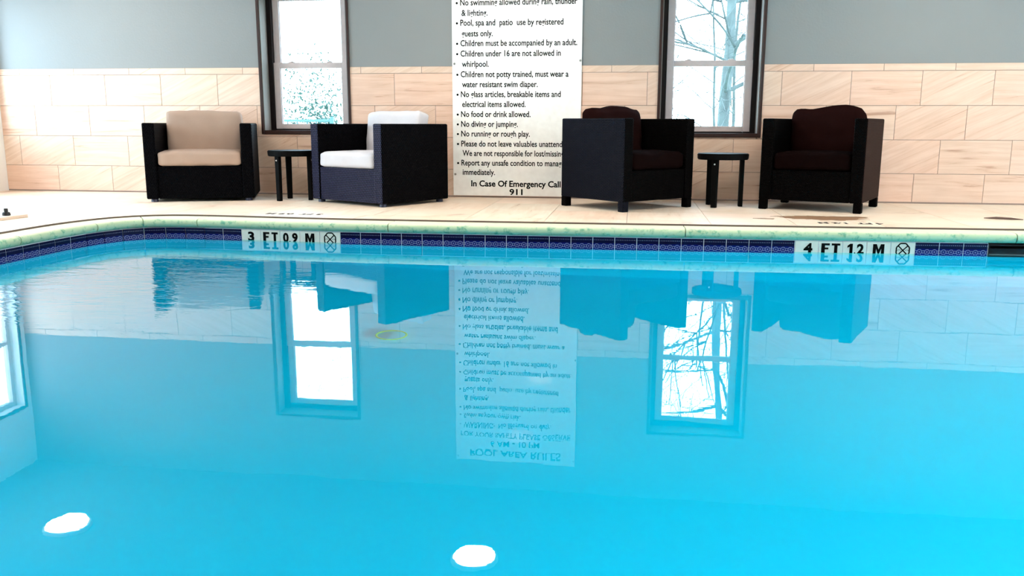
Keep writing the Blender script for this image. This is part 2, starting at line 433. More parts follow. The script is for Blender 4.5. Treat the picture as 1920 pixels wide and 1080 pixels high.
LEN = SL[-1]
def at(s):
    s = max(0, min(LEN, s)); lo, hi = 0, len(SL)-1
    while hi-lo > 1:
        m_ = (lo+hi)//2
        if SL[m_] <= s: lo = m_
        else: hi = m_
    t = (s-SL[lo])/max(1e-9, SL[hi]-SL[lo]); a, b = PATH[lo], PATH[hi]
    return (a[0]+(b[0]-a[0])*t, a[1]+(b[1]-a[1])*t)
def frame(s):
    a, b = at(s-.03), at(s+.03); d = Vector((b[0]-a[0], b[1]-a[1])).normalized()
    return at(s), d, Vector((-d.y, d.x))      # normal points out of the pool (to the deck)
def s_of_x(x):
    for i in range(1, len(PATH)):
        if PATH[i-1][0] <= x <= PATH[i][0] and PATH[i][0] > 2.4: return SL[i-1]+(x-PATH[i-1][0])/(PATH[i][0]-PATH[i-1][0])*(SL[i]-SL[i-1])
def offset_path(d, s0=0, s1=None, step=.08):
    s1 = LEN if s1 is None else s1; n = max(1, int((s1-s0)/step)); out = []
    for i in range(n+1):
        s = s0+(s1-s0)*i/n; p, t, nn = frame(s); out.append((p[0]+nn.x*d, p[1]+nn.y*d))
    return out
CW = .173
YN = -7.3
# pool shell: plaster basin, floor falling away to the right
def zfloor(x): return -(1.06+.062*(x-3))
bm = bmesh.new()
SK0, SK1 = [next(SL[i-1]+(x-PATH[i-1][0])/(PATH[i][0]-PATH[i-1][0])*(SL[i]-SL[i-1]) for i in range(1, len(PATH)) if PATH[i-1][0] <= x <= PATH[i][0] and PATH[i][1] > -2.2) for x in (8.445, 8.89)]
A_, B_, C_ring = offset_path(.019, 0, SK0, .12), offset_path(.019, SK0, SK1, .12), offset_path(.019, SK1, LEN, .12)
ring = A_+B_[1:-1]+C_ring+[(10.519, YN-.012), (A_[0][0], YN-.012)]
i0, i1 = len(A_)-1, len(A_)+len(B_)-2
mid = [bm.verts.new((p[0], p[1], zfloor(p[0]))) for p in ring]; low = [bm.verts.new((p[0], p[1], -.246)) for p in ring]; top = [bm.verts.new((p[0], p[1], -.05)) for p in ring]
for i in range(len(ring)):
    j = (i+1) % len(ring); bm.faces.new((low[i], low[j], mid[j], mid[i]))
    if not (i0 <= i < i1): bm.faces.new((top[i], top[j], low[j], low[i]))
bm.faces.new(mid)
m = MB(); m.add(bm); pool = m.build('pool_floor', M_PLASTER); pool['kind'] = 'structure'

# water
bm = bmesh.new(); wr2 = offset_path(.004, step=.12)+[(10.506, YN-.004), (2.0, YN-.004)]; wr2[-1] = (wr2[0][0], YN-.004)
bm.faces.new([bm.verts.new((p[0], p[1], WZ)) for p in wr2])
bmesh.ops.triangulate(bm, faces=bm.faces[:])
for f in bm.faces:
    if f.normal.z < 0: f.normal_flip()
me = bpy.data.meshes.new('pool_water'); bm.to_mesh(me); bm.free(); me.materials.append(M_WATER)
wobj = link('pool_water', me); tag(wobj, 'still turquoise pool water mirroring the tiled wall', 'water', kind='stuff')

# waterline tiles
band = empty('trim_1'); band['kind'] = 'structure'
TH = .1505
def tile_at(s0, s1, mat, name='tile', mesh=None, gap=.005):
    p, d, n = frame((s0+s1)/2); a, b = at(s0), at(s1); L = math.dist(a, b)-gap
    if mesh is None: o = MB().box(-L/2, L/2, 0, .014, -TH/2, TH/2, .0015, 1).build(name, mat, band)
    else: o = link(name, mesh, band)
    o.location = ((a[0]+b[0])/2, (a[1]+b[1])/2, -.084-TH/2); o.rotation_euler = (0, 0, math.atan2(b[1]-a[1], b[0]-a[0]))
    return o, L
s307, s387, s716, s796, s844, s889 = [s_of_x(x) for x in (3.07, 3.872, 7.157, 7.965, 8.445, 8.89)]
mesh_blue = {}
def blues(sa, sb, n):
    for i in range(n):
        a = sa+(sb-sa)*i/n; b = sa+(sb-sa)*(i+1)/n; k = round(abs(sb-sa)/n, 3)
        o, L = tile_at(a, b, M_BLUE, mesh=mesh_blue.get(k) if abs(frame(a)[1].x) > .9 else None); 
        if k not in mesh_blue: mesh_blue[k] = o.data
nL = int(s307/.1565); blues(s307-nL*.1565, s307, nL)
blues(s387, s716, 21); blues(s796, s844, 3); nR = int((LEN-s889)/.16); blues(s889, LEN, nR)
# grout bed behind the tiles, along far and left sides, with a gap at the skimmer mouth
def ribbon(mb, d0, d1, z0, z1, s0, s1, step=.1):
    A = offset_path(d0, s0, s1, step); B = offset_path(d1, s0, s1, step); t = bmesh.new(); rows = []
    for a, b in zip(A, B): rows.append([t.verts.new((a[0], a[1], z0)), t.verts.new((a[0], a[1], z1)), t.verts.new((b[0], b[1], z1)), t.verts.new((b[0], b[1], z0))])
    for i in range(len(rows)-1):
        for k in range(4): t.faces.new((rows[i][k], rows[i][(k+1) % 4], rows[i+1][(k+1) % 4], rows[i+1][k]))
    t.faces.new(rows[0]); t.faces.new(rows[-1][::-1]); mb.add(t); return mb
m = MB(); ribbon(m, .004, .018, -.25, -.072, 0, s_of_x(2.42)-.6); ribbon(m, .0115, .018, -.25, -.072, s_of_x(2.42)-.6, s307-.3); ribbon(m, .004, .018, -.25, -.072, s307-.3, s844); ribbon(m, .004, .018, -.25, -.072, s889, LEN)
m.build('grout_bed', M_TGROUT, band)
m = MB(); m.box(2.0, 10.5, YN-.01, YN-.002, -.235, -.084); m.box(10.502, 10.51, YN, -2.1, -.235, -.084)
m.build('tile_strip', M_BLUE, band)

# lettered depth tiles
def text_mesh(txt, size, bold=0.0, ext=.0006, align='LEFT', spacing=1.0):
    c = bpy.data.curves.new('t', 'FONT'); c.body = txt; c.size = size; c.offset = bold; c.extrude = ext; c.align_x = align; c.resolution_u = 3; c.space_character = spacing
    o = bpy.data.objects.new('t', c); COL.objects.link(o)
    dg = bpy.context.evaluated_depsgraph_get(); dg.update(); me = bpy.data.meshes.new_from_object(o.evaluated_get(dg)); bpy.data.objects.remove(o); bpy.data.curves.remove(c)
    return me
def fit_text(me, w=None, h=None, cx=0, z0=None, sx=None):
    """stand the flat text up in XZ (front towards -Y); scale to width w and height h, centred at cx, baseline at z0"""
    xs = [v.co.x for v in me.vertices]; ys = [v.co.y for v in me.vertices]; x0, x1, y0, y1 = min(xs), max(xs), min(ys), max(ys)
    fx = sx if sx else (w/(x1-x0) if w else 1); fy = h/(y1-y0) if h else 1
    for v in me.vertices:
        x = (v.co.x-(x0+x1)/2)*fx+cx if cx is not None else v.co.x*fx
        y = (v.co.y-y0)*fy if h else v.co.y
        v.co = Vector((x, -v.co.z, y if z0 is None else y+z0))
    return me
LZ0, LZ1 = -.172+.159, -.098+.159    # letter baseline and top relative to tile centre z (-.159)
GLYPH = {'M': [(0, 0), (0, 1), (.32, 1), (.5, .5), (.68, 1), (1, 1), (1, 0), (.73, 0), (.73, .56), (.57, .1), (.43, .1), (.27, .56), (.27, 0)],
         '1': [(.42, 0), (.42, .72), (0, .60), (0, .80), (.5, 1), (1, 1), (1, 0)],
         'F': [(0, 0), (0, 1), (1, 1), (1, .80), (.44, .80), (.44, .60), (.86, .60), (.86, .42), (.44, .42), (.44, 0)],
         'T': [(.31, 0), (.31, .80), (0, .80), (0, 1), (1, 1), (1, .80), (.69, .80), (.69, 0)]}
def glyph(ch, wd, h, cx, z0):
    t = bmesh.new(); t.faces.new([t.verts.new((cx-wd/2+x*wd, -.0008, z0+z*h)) for x, z in GLYPH[ch]])
    r_ = bmesh.ops.extrude_face_region(t, geom=t.faces[:]); bmesh.ops.translate(t, vec=(0, .0008, 0), verts=[g for g in r_['geom'] if isinstance(g, bmesh.types.BMVert)])
    me = bpy.data.meshes.new('lettering'); bmesh.ops.recalc_face_normals(t, faces=t.faces); t.to_mesh(me); t.free(); return me
def nodiving(r):
    m = MB(); pts = [(r*.86*math.cos(PI/8+k*PI/4)*1.05, 0, r*math.sin(PI/8+k*PI/4)) for k in range(8)]
    def bar(a, b, wd):
        a = Vector(a); b = Vector(b); d = (b-a).normalized(); n = Vector((-d.z, 0, d.x))*wd/2; t = bmesh.new()
        q = [a+n, b+n, b-n, a-n]; vs = [t.verts.new((p.x, -.0008, p.z)) for p in q]; f = t.faces.new(vs); t.normal_update()
        r_ = bmesh.ops.extrude_face_region(t, geom=[f]); bmesh.ops.translate(t, vec=(0, .0008, 0), verts=[g for g in r_['geom'] if isinstance(g, bmesh.types.BMVert)]); m.add(t)
    for k in range(8): bar(pts[k], pts[(k+1) % 8], .009)
    for sgn in (-1, 1): bar((-r*.62, 0, -sgn*r*.62), (r*.62, 0, sgn*r*.62), .008)
    for k in range(6):
        x = -r*.7+k*r*.25
        if abs(x+r*.1) > r*.2: bar((x, 0, .004*(k % 2)), (x+r*.2, 0, .004*((k+1) % 2)), .003)
    return m
def marker(sa, sb, texts):
    for i, tx in enumerate(texts):
        o, L = tile_at(sa+(sb-sa)*i/5, sa+(sb-sa)*(i+1)/5, M_WMARK, 'marker_tile')
        if tx is None:
            k = nodiving(.052).build('no_diving_symbol', M_INK, o); k.location = (0, -.0006, .020)
            continue
        for (ch, cx, wd) in tx:
            dot = ch == '.'
            me = glyph(ch, wd, LZ1-LZ0, cx, LZ0) if ch in GLYPH else fit_text(text_mesh(ch, .1, .0045), wd, .014 if dot else LZ1-LZ0, cx, LZ0)
            me.materials.append(M_INK); k = link('lettering', me, o); k.location = (0, -.0008, 0)
marker(s307, s387, [[('3', 0, .052)], [('F', -.034, .052), ('T', .036, .052)], [('0', -.034, .046), ('.', -.002, .012), ('9', .040, .046)], [('M', 0, .074)], None])
marker(s716, s796, [[('4', .010, .060)], [('F', -.034, .056), ('T', .036, .058)], [('1', -.030, .036), ('.', .003, .012), ('2', .040, .048)], [('M', 0, .076)], None])

# skimmer mouth
p, d, n = frame((s844+s889)/2); L = s889-s844
sk = empty('pool_skimmer', (p[0], p[1], -.16), math.atan2(d.y, d.x)); tag(sk, 'black rectangular skimmer mouth in the navy tile band', 'skimmer')
M_SK = simple('skimmer_black', (.003, .003, .004), .6, .2)
m = MB(); m.box(-L/2+.012, L/2-.012, .16, .17, -.075, .062); m.box(-L/2+.012, L/2-.012, 0, .17, .062, .070); m.box(-L/2+.012, L/2-.012, 0, .17, -.083, -.075); m.box(-L/2+.004, -L/2+.012, 0, .17, -.083, .07); m.box(L/2-.012, L/2-.004, 0, .17, -.083, .07)
m.build('throat', M_SK, sk)
box('weir_flap', M_SK, (-L/2+.02, L/2-.02, .03, .036, -.07, .04), sk)

# coping stones
cop = empty('trim_2'); cop['kind'] = 'structure'
prof = [(CW, -.011), (.045, -.011), (.018, -.012), (-.004, -.016), (-.016, -.025), (-.020, -.036), (-.018, -.054), (-.010, -.069), (.002, -.078), (CW, -.078)]
def nearest_s(x, y):
    return min(range(len(PATH)), key=lambda i: math.dist(PATH[i], (x, y)))
cj = [0]
for x, y in ((2.06, -5.6), (2.06, -4.4), (2.075, -3.35)): cj.append(SL[nearest_s(x, y)])
for x, y in ((2.12, -2.60), (2.30, -2.28), (2.72, -2.2)): cj.append(SL[nearest_s(x, y)])
for x in (4.245, 6.40, 8.62): cj.append(s_of_x(x))
cj.append(LEN)
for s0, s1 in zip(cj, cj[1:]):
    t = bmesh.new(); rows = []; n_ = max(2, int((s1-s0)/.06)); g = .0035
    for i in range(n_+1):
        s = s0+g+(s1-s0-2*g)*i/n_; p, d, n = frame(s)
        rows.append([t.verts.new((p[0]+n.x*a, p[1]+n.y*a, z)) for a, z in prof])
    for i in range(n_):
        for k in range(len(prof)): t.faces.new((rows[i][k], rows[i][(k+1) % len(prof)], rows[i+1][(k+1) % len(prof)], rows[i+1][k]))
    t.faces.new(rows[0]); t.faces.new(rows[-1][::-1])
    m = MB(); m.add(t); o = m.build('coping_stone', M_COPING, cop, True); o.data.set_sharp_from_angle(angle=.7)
m = MB(); m.box(1.85, 10.7, YN-CW, YN+.02, -.078, 0, .01); m.build('coping_stone', M_COPING, cop)
m = MB(); m.box(10.48, 10.5+CW, YN+.03, -2.1+CW, -.078, 0, .01); m.build('coping_stone', M_COPING, cop)
# dark expansion joint between coping and deck
m = MB(); ribbon(m, CW-.001, CW+.0125, -.05, .0005, 0, LEN); m.build('expansion_joint', simple('joint_sealant', (.10, .07, .05), .8), cop)

# ------------------------------------------------------------------ deck
fl = empty('floor'); fl['kind'] = 'structure'
m = MB(); OUT = offset_path(CW+.012, step=.1)
bm = bmesh.new()
back_poly = [(XL, .0)]+[(XL, -7.5)]+OUT+[(XR, OUT[-1][1]), (XR, .0)]
def slab(poly, z0, z1, name, mat):
    mm = MB(); mm.prism(poly, z0, z1); return mm.build(name, mat, fl)
slab(back_poly, -.09, -.006, 'deck_slab', M_GROUT)
slab([(10.5+CW+.01, OUT[-1][1]), (10.5+CW+.01, -7.5), (XR, -7.5), (XR, OUT[-1][1])], -.09, 0, 'deck_slab', M_FLOOR)
slab([(XL, -7.5), (XL, YB), (XR, YB), (XR, -7.5)], -.09, 0, 'deck_slab', M_FLOOR)
def clip_poly(poly, x0, x1, y0, y1):
    def cl(P, inside, inter):
        out = []
        for i in range(len(P)):
            a, b = P[i-1], P[i]
            if inside(b):
                if not inside(a): out.append(inter(a, b))
                out.append(b)
            elif inside(a): out.append(inter(a, b))
        return out
    def ix(v, ax):
        def f(a, b):
            t = (v-a[ax])/(b[ax]-a[ax]); return (a[0]+(b[0]-a[0])*t, a[1]+(b[1]-a[1])*t)
        return f
    for ins, it in ((lambda p: p[0] >= x0, ix(x0, 0)), (lambda p: p[0] <= x1, ix(x1, 0)), (lambda p: p[1] >= y0, ix(y0, 1)), (lambda p: p[1] <= y1, ix(y1, 1))):
        poly = cl(poly, ins, it)
        if len(poly) < 3: return []
    out = []
    for p in poly:
        if not out or math.dist(p, out[-1]) > 1e-4: out.append(p)
    if len(out) > 1 and math.dist(out[0], out[-1]) < 1e-4: out.pop()
    return out
def area(P): return abs(sum(P[i-1][0]*P[i][1]-P[i][0]*P[i-1][1] for i in range(len(P))))/2
FT = .61
tri_poly = [(XL+.002, -.002), (XL+.002, -7.5)]+offset_path(CW+.012, step=.1)+[(XR-.002, OUT[-1][1]), (XR-.002, -.002)]
for i in range(-2, 22):
    for j in range(0, 13):
        x0 = 5.375-10*FT+i*FT; y1 = -j*FT
        P = clip_poly(tri_poly, x0+.002, x0+FT-.002, y1-FT+.002, y1-.002)
        if len(P) < 3 or area(P) < .004: continue
        cx, cyy = x0+FT/2, y1-FT/2
        MB().prism([(p[0]-cx, p[1]-cyy) for p in P], -.006, 0, 0).build('tile', M_FT, fl, loc=(cx, cyy, 0))

# ------------------------------------------------------------------ windows
def make_window(name, a, b, z0, z1, setback=.20):
    """double-hung window in the back wall: trim, reveal, dark frame, two sashes with panes"""
    r = empty(name, ((a+b)/2, 0, z0)); r['kind'] = 'structure'
    W = (b-a)/2; H = z1-z0; ys = setback
    m = MB(); t = .026
    m.box(-W-t, -W, -.012, .004, -t, H+t, .003, 1).box(W, W+t, -.012, .004, -t, H+t, .003, 1).box(-W, W, -.012, .004, -t, 0, .003, 1).box(-W, W, -.012, .004, H, H+t, .003, 1)
    m.build('window_trim', M_TRIM, r)
    m = MB(); m.box(-W, -W+.008, 0, ys, 0, H).box(W-.008, W, 0, ys, 0, H).box(-W, W, 0, ys, H-.008, H); m.build('window_reveal', M_REVEAL, r)
    box('window_sill', M_TRIM, (-W, W, -.004, ys, 0, .012), r)
    f = .046; m = MB()
    i0, i1 = -W+.008, W-.008
    m.box(i0, i0+f, ys-.045, ys+.03, .012, H-.008).box(i1-f, i1, ys-.045, ys+.03, .012, H-.008).box(i0+f, i1-f, ys-.03, ys+.03, .012, .026).box(i0+f, i1-f, ys-.03, ys+.03, H-.05, H-.008)
    m.build('window_frame', M_BLACK, r)
    j0, j1 = i0+f, i1-f; zm = H*.478
    for (q0, q1, dy, nm) in ((.026, zm+.022, 0.0, 'lower'), (zm-.022, H-.05, .028, 'upper')):
        s = .067; y0, y1 = ys-.026+dy, ys+.002+dy; m = MB()
        rb, rt = (.052, .056) if nm == 'lower' else (.044, .05)
        m.box(j0, j0+s, y0, y1, q0, q1, .003, 1).box(j1-s, j1, y0, y1, q0, q1, .003, 1).box(j0+s, j1-s, y0, y1, q0, q0+rb, .003, 1).box(j0+s, j1-s, y0, y1, q1-rt, q1, .003, 1)
        m.box(j0+s, j0+s+.006, y0+.012, y1, q0+rb, q1-rt).box(j1-s-.006, j1-s, y0+.012, y1, q0+rb, q1-rt)
        so = m.build('sash', M_SASH, r)
        box('pane', M_GLASS, (j0+s+.002, j1-s-.002, (y0+y1)/2+.002, (y0+y1)/2+.006, q0+rb-.002, q1-rt+.002), so)
        if nm == 'lower':
            for lx in (-.20, .20):
                MB().box(lx-.03, lx+.03, y0+.002, y1-.002, q1, q1+.008, .003, 1).box(lx-.012, lx+.020, y0+.004, y0+.014, q1+.008, q1+.014, .002, 1).build('sash_lock', M_SASH, so)
    return r
for k, wn in enumerate(WIN): make_window('window_%d' % (k+1), *wn)
def side_window(name, x, y0, y1, z0, z1, side):
    """window or glazed door in a side wall; side -1 = left wall, +1 = right wall"""
    r = empty(name, (x, (y0+y1)/2, z0)); r['kind'] = 'structure'; W = (y1-y0)/2; H = z1-z0; sx = side
    def bx_(m, yy0, yy1, a, b, q0, q1): m.box(min(a*sx, b*sx), max(a*sx, b*sx), yy0, yy1, q0, q1); return m
    t = .03; m = MB()
    bx_(m, -W-t, -W, -.012, .004, 0, H+t); bx_(m, W, W+t, -.012, .004, 0, H+t); bx_(m, -W, W, -.012, .004, H, H+t)
    if z0 > .3: bx_(m, -W-t, W+t, -.012, .004, -t, 0)
    m.build('window_trim', M_TRIM, r)
    m = MB(); f = .05
    bx_(m, -W, -W+f, .1, .15, 0, H); bx_(m, W-f, W, .1, .15, 0, H); bx_(m, -W+f, W-f, .1, .15, 0, f); bx_(m, -W+f, W-f, .1, .15, H-f, H); bx_(m, -W+f, W-f, .1, .15, H*.48-.02, H*.48+.02)
    m.build('window_frame', M_SASH, r)
    for q0, q1 in ((f, H*.48-.02), (H*.48+.02, H-f)):
        m = MB(); bx_(m, -W+f, W-f, .122, .126, q0, q1); m.build('pane', M_GLASS, r)
    return r
for k, q in enumerate(LW):
    side_window(('window_%d' % (3+k)) if q[2] > .3 else 'door_1', XL, *q, -1)
for k, q in enumerate(RW):
    side_window(('window_%d' % (7+k)) if q[2] > .3 else 'door_2', XR, *q, 1)
# portals guide the sky light through the openings
def portal(x, y, z, sx, sy, rot):
    l = bpy.data.lights.new('portal', 'AREA'); l.shape = 'RECTANGLE'; l.size = sx; l.size_y = sy; l.cycles.is_portal = True
    o = bpy.data.objects.new('daylight_portal', l); COL.objects.link(o); o.location = (x, y, z); o.rotation_euler = rot
for a, b, c, d in WIN: portal((a+b)/2, .26, (c+d)/2, b-a, d-c, (-PI/2, 0, 0))
for q in LW: portal(XL-.22, (q[0]+q[1])/2, (q[2]+q[3])/2, q[3]-q[2], q[1]-q[0], (0, -PI/2, 0))
for q in RW: portal(XR+.22, (q[0]+q[1])/2, (q[2]+q[3])/2, q[3]-q[2], q[1]-q[0], (0, PI/2, 0))

# ------------------------------------------------------------------ ceiling lamps
def ceiling_lamp(x, y, label):
    r = empty('ceiling_light', (x, y, ZC)); tag(r, label, 'ceiling light', 'round ceiling lights over the pool room')
    t = MB(); t.cyl((0, 0), .205, .215, -.035, 0, 40, .004); t.build('housing', M_WHITEP, r)
    t = MB(); t.cyl((0, 0), .178, .188, -.052, -.0351, 40, .004); t.build('diffuser', M_LAMP, r)
for x, y, lb in ((.80, -1.47, 'round white ceiling light mirrored at the lower left of the water'), (4.735, -1.52, 'round white ceiling light mirrored at the lower middle of the water'),
                 (8.67, -1.52, 'round white ceiling light above the right-hand armchair'), (12.0, -20, None)):
    if lb: ceiling_lamp(x, y, lb)
for yy, row in ((-3.9, 'second row from the tiled wall'), (-9.4, 'row behind the camera')):  # unseen lamp rows added as fill light for the wall
    for x, q in ((.80, 'first'), (2.77, 'second'), (4.735, 'third'), (6.70, 'fourth'), (8.67, 'fifth'), (10.6, 'sixth')):
        if yy > -9 or x < 2 or x > 6: ceiling_lamp(x, yy, 'added ceiling fill light, %s of the %s' % (q, row))

# unseen underwater lamps, added to make the water glow
def added_pool_lamp(x, y, z, rz, label, lens=None):
    r = empty('added_pool_light', (x, y, z), rz); tag(r, label, 'added pool lamp', 'added underwater lamps lighting the pool')
    t = bmesh.new(); bmesh.ops.create_cone(t, cap_ends=True, segments=32, radius1=.15, radius2=.14, depth=.03); bmesh.ops.rotate(t, cent=(0, 0, 0), matrix=Matrix.Rotation(-PI/2, 3, 'X'), verts=t.verts); bmesh.ops.translate(t, vec=(0, .015, 0), verts=t.verts)
    m = MB(); m.add(t); m.build('rim', M_WHITEP, r)
    t = bmesh.new(); bmesh.ops.create_cone(t, cap_ends=True, segments=32, radius1=.12, radius2=.11, depth=.02); bmesh.ops.rotate(t, cent=(0, 0, 0), matrix=Matrix.Rotation(-PI/2, 3, 'X'), verts=t.verts); bmesh.ops.translate(t, vec=(0, .041, 0), verts=t.verts)
    m = MB(); m.add(t); m.build('lens', lens or M_PLAMP, r)
added_pool_lamp(3.6, YN-.010, -.62, 0, 'added unseen underwater lamp in the near pool wall at the shallow end')
added_pool_lamp(7.0, YN-.010, -.66, 0, 'added unseen underwater lamp in the near pool wall towards the deep end')
added_pool_lamp(10.51, -5.4, -.70, PI/2, 'added unseen underwater lamp in the deep end wall near its middle', M_PLAMP2)
added_pool_lamp(10.51, -6.7, -.70, PI/2, 'added unseen underwater lamp in the deep end wall near the camera', M_PLAMP2)

# ------------------------------------------------------------------ armchairs
def arm_box(m, x0, x1, y0, y1, z0, z1, bev=.012): return m.box(x0, x1, y0, y1, z0, z1, bev, 2)
def chair_a(x, y, th, W, Dp, H, label, mats, seat_m, back_m, seed, group=None):
    """low cube armchair, woven to the floor, on small round feet"""
    r = empty('armchair', (x, y, 0), th); tag(r, label, 'armchair', group)
    mf, ms = mats; w, d = W/2, Dp/2; aw = .105
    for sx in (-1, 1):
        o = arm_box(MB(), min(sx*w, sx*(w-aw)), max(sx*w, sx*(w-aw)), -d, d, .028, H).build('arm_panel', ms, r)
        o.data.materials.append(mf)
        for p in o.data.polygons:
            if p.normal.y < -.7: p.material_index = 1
    arm_box(MB(), -w+aw, w-aw, -d+.012, -d+.07, .028, .325, .008).build('front_panel', mf, r)
    arm_box(MB(), -w+aw, w-aw, d-.10, d, .028, H-.004).build('back_panel', ms, r)
    arm_box(MB(), -w+aw, w-aw, -d+.07, d-.1, .24, .318, .004).build('seat_deck', ms, r)
    cw_ = W-2*aw-.012
    c = cushion(cw_, Dp-.13, .135, .032, .010, .006, seed).build('seat_cushion', seat_m, r, True, (0, -.065, .325))
    c = cushion(cw_-.03, .16, .45, .035, .012, .010, seed+3).build('back_cushion', back_m, r, True, (0, d-.215, .370)); c.rotation_euler = (-.10, 0, 0)
    for sx in (-1, 1):
        for sy in (-1, 1): MB().cyl((sx*(w-.06), sy*(d-.06)), .034, .030, 0, .030, 20, .003).build('foot', M_FEET, r)
    return r
def chair_b(x, y, th, W, Dp, H, label, m_side, m_side2, m_front, cush, seed, group=None, tilt=0.0):
    """cube armchair raised on square corner legs"""
    r = empty('armchair', (x, y, 0), th); tag(r, label, 'armchair', group)
    w, d = W/2, Dp/2; aw = .10; lg = .068; zb = .082
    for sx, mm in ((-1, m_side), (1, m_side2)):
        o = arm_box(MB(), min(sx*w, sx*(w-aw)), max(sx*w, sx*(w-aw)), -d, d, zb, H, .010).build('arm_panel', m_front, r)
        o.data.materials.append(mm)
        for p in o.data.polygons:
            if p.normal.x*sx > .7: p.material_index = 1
        for sy in (-1, 1):
            x0, x1 = sorted((sx*w, sx*(w-lg))); y0, y1 = sorted((sy*d, sy*(d-lg)))
            MB().box(x0+.001, x1-.001, y0+.001, y1-.001, 0, zb+.004, .006, 1).build('leg', mm if sx < 0 and sy < 0 else m_front, r)
    arm_box(MB(), -w+aw, w-aw, -d+.010, -d+.06, zb, .335, .008).build('front_panel', m_front, r)
    arm_box(MB(), -w+aw, w-aw, d-.10, d, zb, H-.004).build('back_panel', m_front, r)
    arm_box(MB(), -w+aw, w-aw, -d+.06, d-.1, .27, .332, .004).build('seat_deck', m_front, r)
    cw_ = W-2*aw-.012
    cushion(cw_, Dp-.13, .145, .04, .012, .008, seed).build('seat_cushion', M_BROWN_SHADED, r, True, (0, -.06, .338))
    c = cushion(cw_-.02, .17, .44, .05, .02, .014, seed+5, wave=.012).build('back_cushion', cush, r, True, (0, d-.225, .41)); c.rotation_euler = (-.12, tilt, 0)
    return r
chair_a(1.935, -.545, .36, .95, .80, .714, 'black wicker armchair with tan seat and back cushions, left of the first side table', (M_WEAVE_S, M_WEAVE_S), M_TAN, M_TAN, 1.3)
chair_a(3.703, -.640, -.542, .949, .826, .712, 'navy black wicker armchair with white seat cushion, turned left beside the rules sign', (M_WEAVE_LIT, M_WEAVE_S), M_CREAM, M_CREAM, 4.1)
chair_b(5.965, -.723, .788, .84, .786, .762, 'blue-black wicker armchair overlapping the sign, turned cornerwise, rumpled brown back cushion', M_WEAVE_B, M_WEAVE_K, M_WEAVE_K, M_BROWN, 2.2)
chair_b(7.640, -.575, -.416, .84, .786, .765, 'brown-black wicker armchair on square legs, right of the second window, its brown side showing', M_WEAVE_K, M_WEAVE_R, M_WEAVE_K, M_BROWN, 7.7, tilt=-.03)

# ------------------------------------------------------------------ side tables
def side_table(x, y, rot, label):
    r = empty('side_table', (x, y, 0), rot); tag(r, label, 'side table')
    MB().cyl((0, 0), .218, .222, .412, .465, 48, .006).build('table_top', M_TABLE, r)
    for k in range(3):
        a = k*2*PI/3; c, s = math.cos(a), math.sin(a)
        t = bmesh.new(); bmesh.ops.create_cube(t, size=1)
        for v in t.verts:
            tp = .5+v.co.z; hw = .023+.004*tp
            v.co = Vector((.168+v.co.x*.036, v.co.y*2*hw, tp*.413))
        bmesh.ops.bevel(t, geom=t.edges[:], offset=.003, segments=1, affect='EDGES')
        bmesh.ops.rotate(t, cent=(0, 0, 0), matrix=Matrix.Rotation(a, 3, 'Z'), verts=t.verts)
        m = MB(); m.add(t); lg = m.build('leg', M_TABLE, r)
        t = bmesh.new(); bmesh.ops.create_cone(t, cap_ends=True, segments=10, radius1=.007, radius2=.006, depth=.006)
        bmesh.ops.rotate(t, cent=(0, 0, 0), matrix=Matrix.Rotation(PI/2, 3, 'Y'), verts=t.verts); bmesh.ops.translate(t, vec=(.189, 0, .375), verts=t.verts); bmesh.ops.rotate(t, cent=(0, 0, 0), matrix=Matrix.Rotation(a, 3, 'Z'), verts=t.verts)
        m = MB(); m.add(t); m.build('bolt', M_LIGHTB, lg)
side_table(2.835, -.595, .06, 'round black three-legged side table between tan and white cushioned armchairs')
side_table(6.800, -.585, .06, 'round black three-legged side table under the second window')

# ------------------------------------------------------------------ sign
sg = empty('rules_sign', (4.887, -.006, .018)); tag(sg, 'tall white pool rules sign with black lettering on the tiled wall', 'sign')
SX0, SX1, SZ0, SZ1 = 4.262, 5.511, .018, 2.432
def S(x, z): return x-4.887, z-.018
box('panel', M_SIGN, (SX0-4.887, SX1-4.887, -.012, 0, 0, SZ1-.018), sg, .0015)
for (x, z) in ((4.283, 1.282), (5.497, 1.305), (4.283, .225), (5.497, .225), (4.283, 2.38), (5.497, 2.38)):
    t = bmesh.new(); bmesh.ops.create_uvsphere(t, u_segments=12, v_segments=6, radius=.011)
    for v in t.verts: v.co = Vector((v.co.x, v.co.y*.45, v.co.z))
    m = MB(); m.add(t); m.build('screw', M_STEEL, sg, True, (x-4.887, -.013, z-.018))
ref = text_mesh('Children must be accompanied by an adult.', .079, .0014)
xs = [v.co.x for v in ref.vertices]; SXF = 1.120/(max(xs)-min(xs)); bpy.data.meshes.remove(ref)
def line(txt, x, z, size=.079, bold=.0014, w=None, cx=None):
    me = text_mesh(txt, size, bold); xs = [v.co.x for v in me.vertices]; a, b = min(xs), max(xs)
    f = (w/(b-a)) if w else SXF
    for v in me.vertices:
        X = (v.co.x-a)*f+(x if cx is None else 0)
        if cx is not None: X += cx-(b-a)*f/2
        v.co = Vector((X-4.887, -.0130-(.0006+v.co.z)*.3, z-.018+v.co.y))
    me.materials.append(M_INK); o = link('lettering', me, sg); o['kind'] = 'stuff'; return o
def bullet(x, z):
    t = bmesh.new(); bmesh.ops.create_cone(t, cap_ends=True, segments=14, radius1=.0105, radius2=.0105, depth=.001); bmesh.ops.rotate(t, cent=(0, 0, 0), matrix=Matrix.Rotation(PI/2, 3, 'X'), verts=t.verts)
    m = MB(); m.add(t); m.build('bullet', M_INK, sg, loc=(x-4.887, -.0126, z-.018))
C_ = .022
line('POOL AREA RULES', 0, 2.305, .105, .0018, .955, 4.887)
line('6 AM - 10 PM', 0, 2.195, .090, .0014, .515, 4.887)
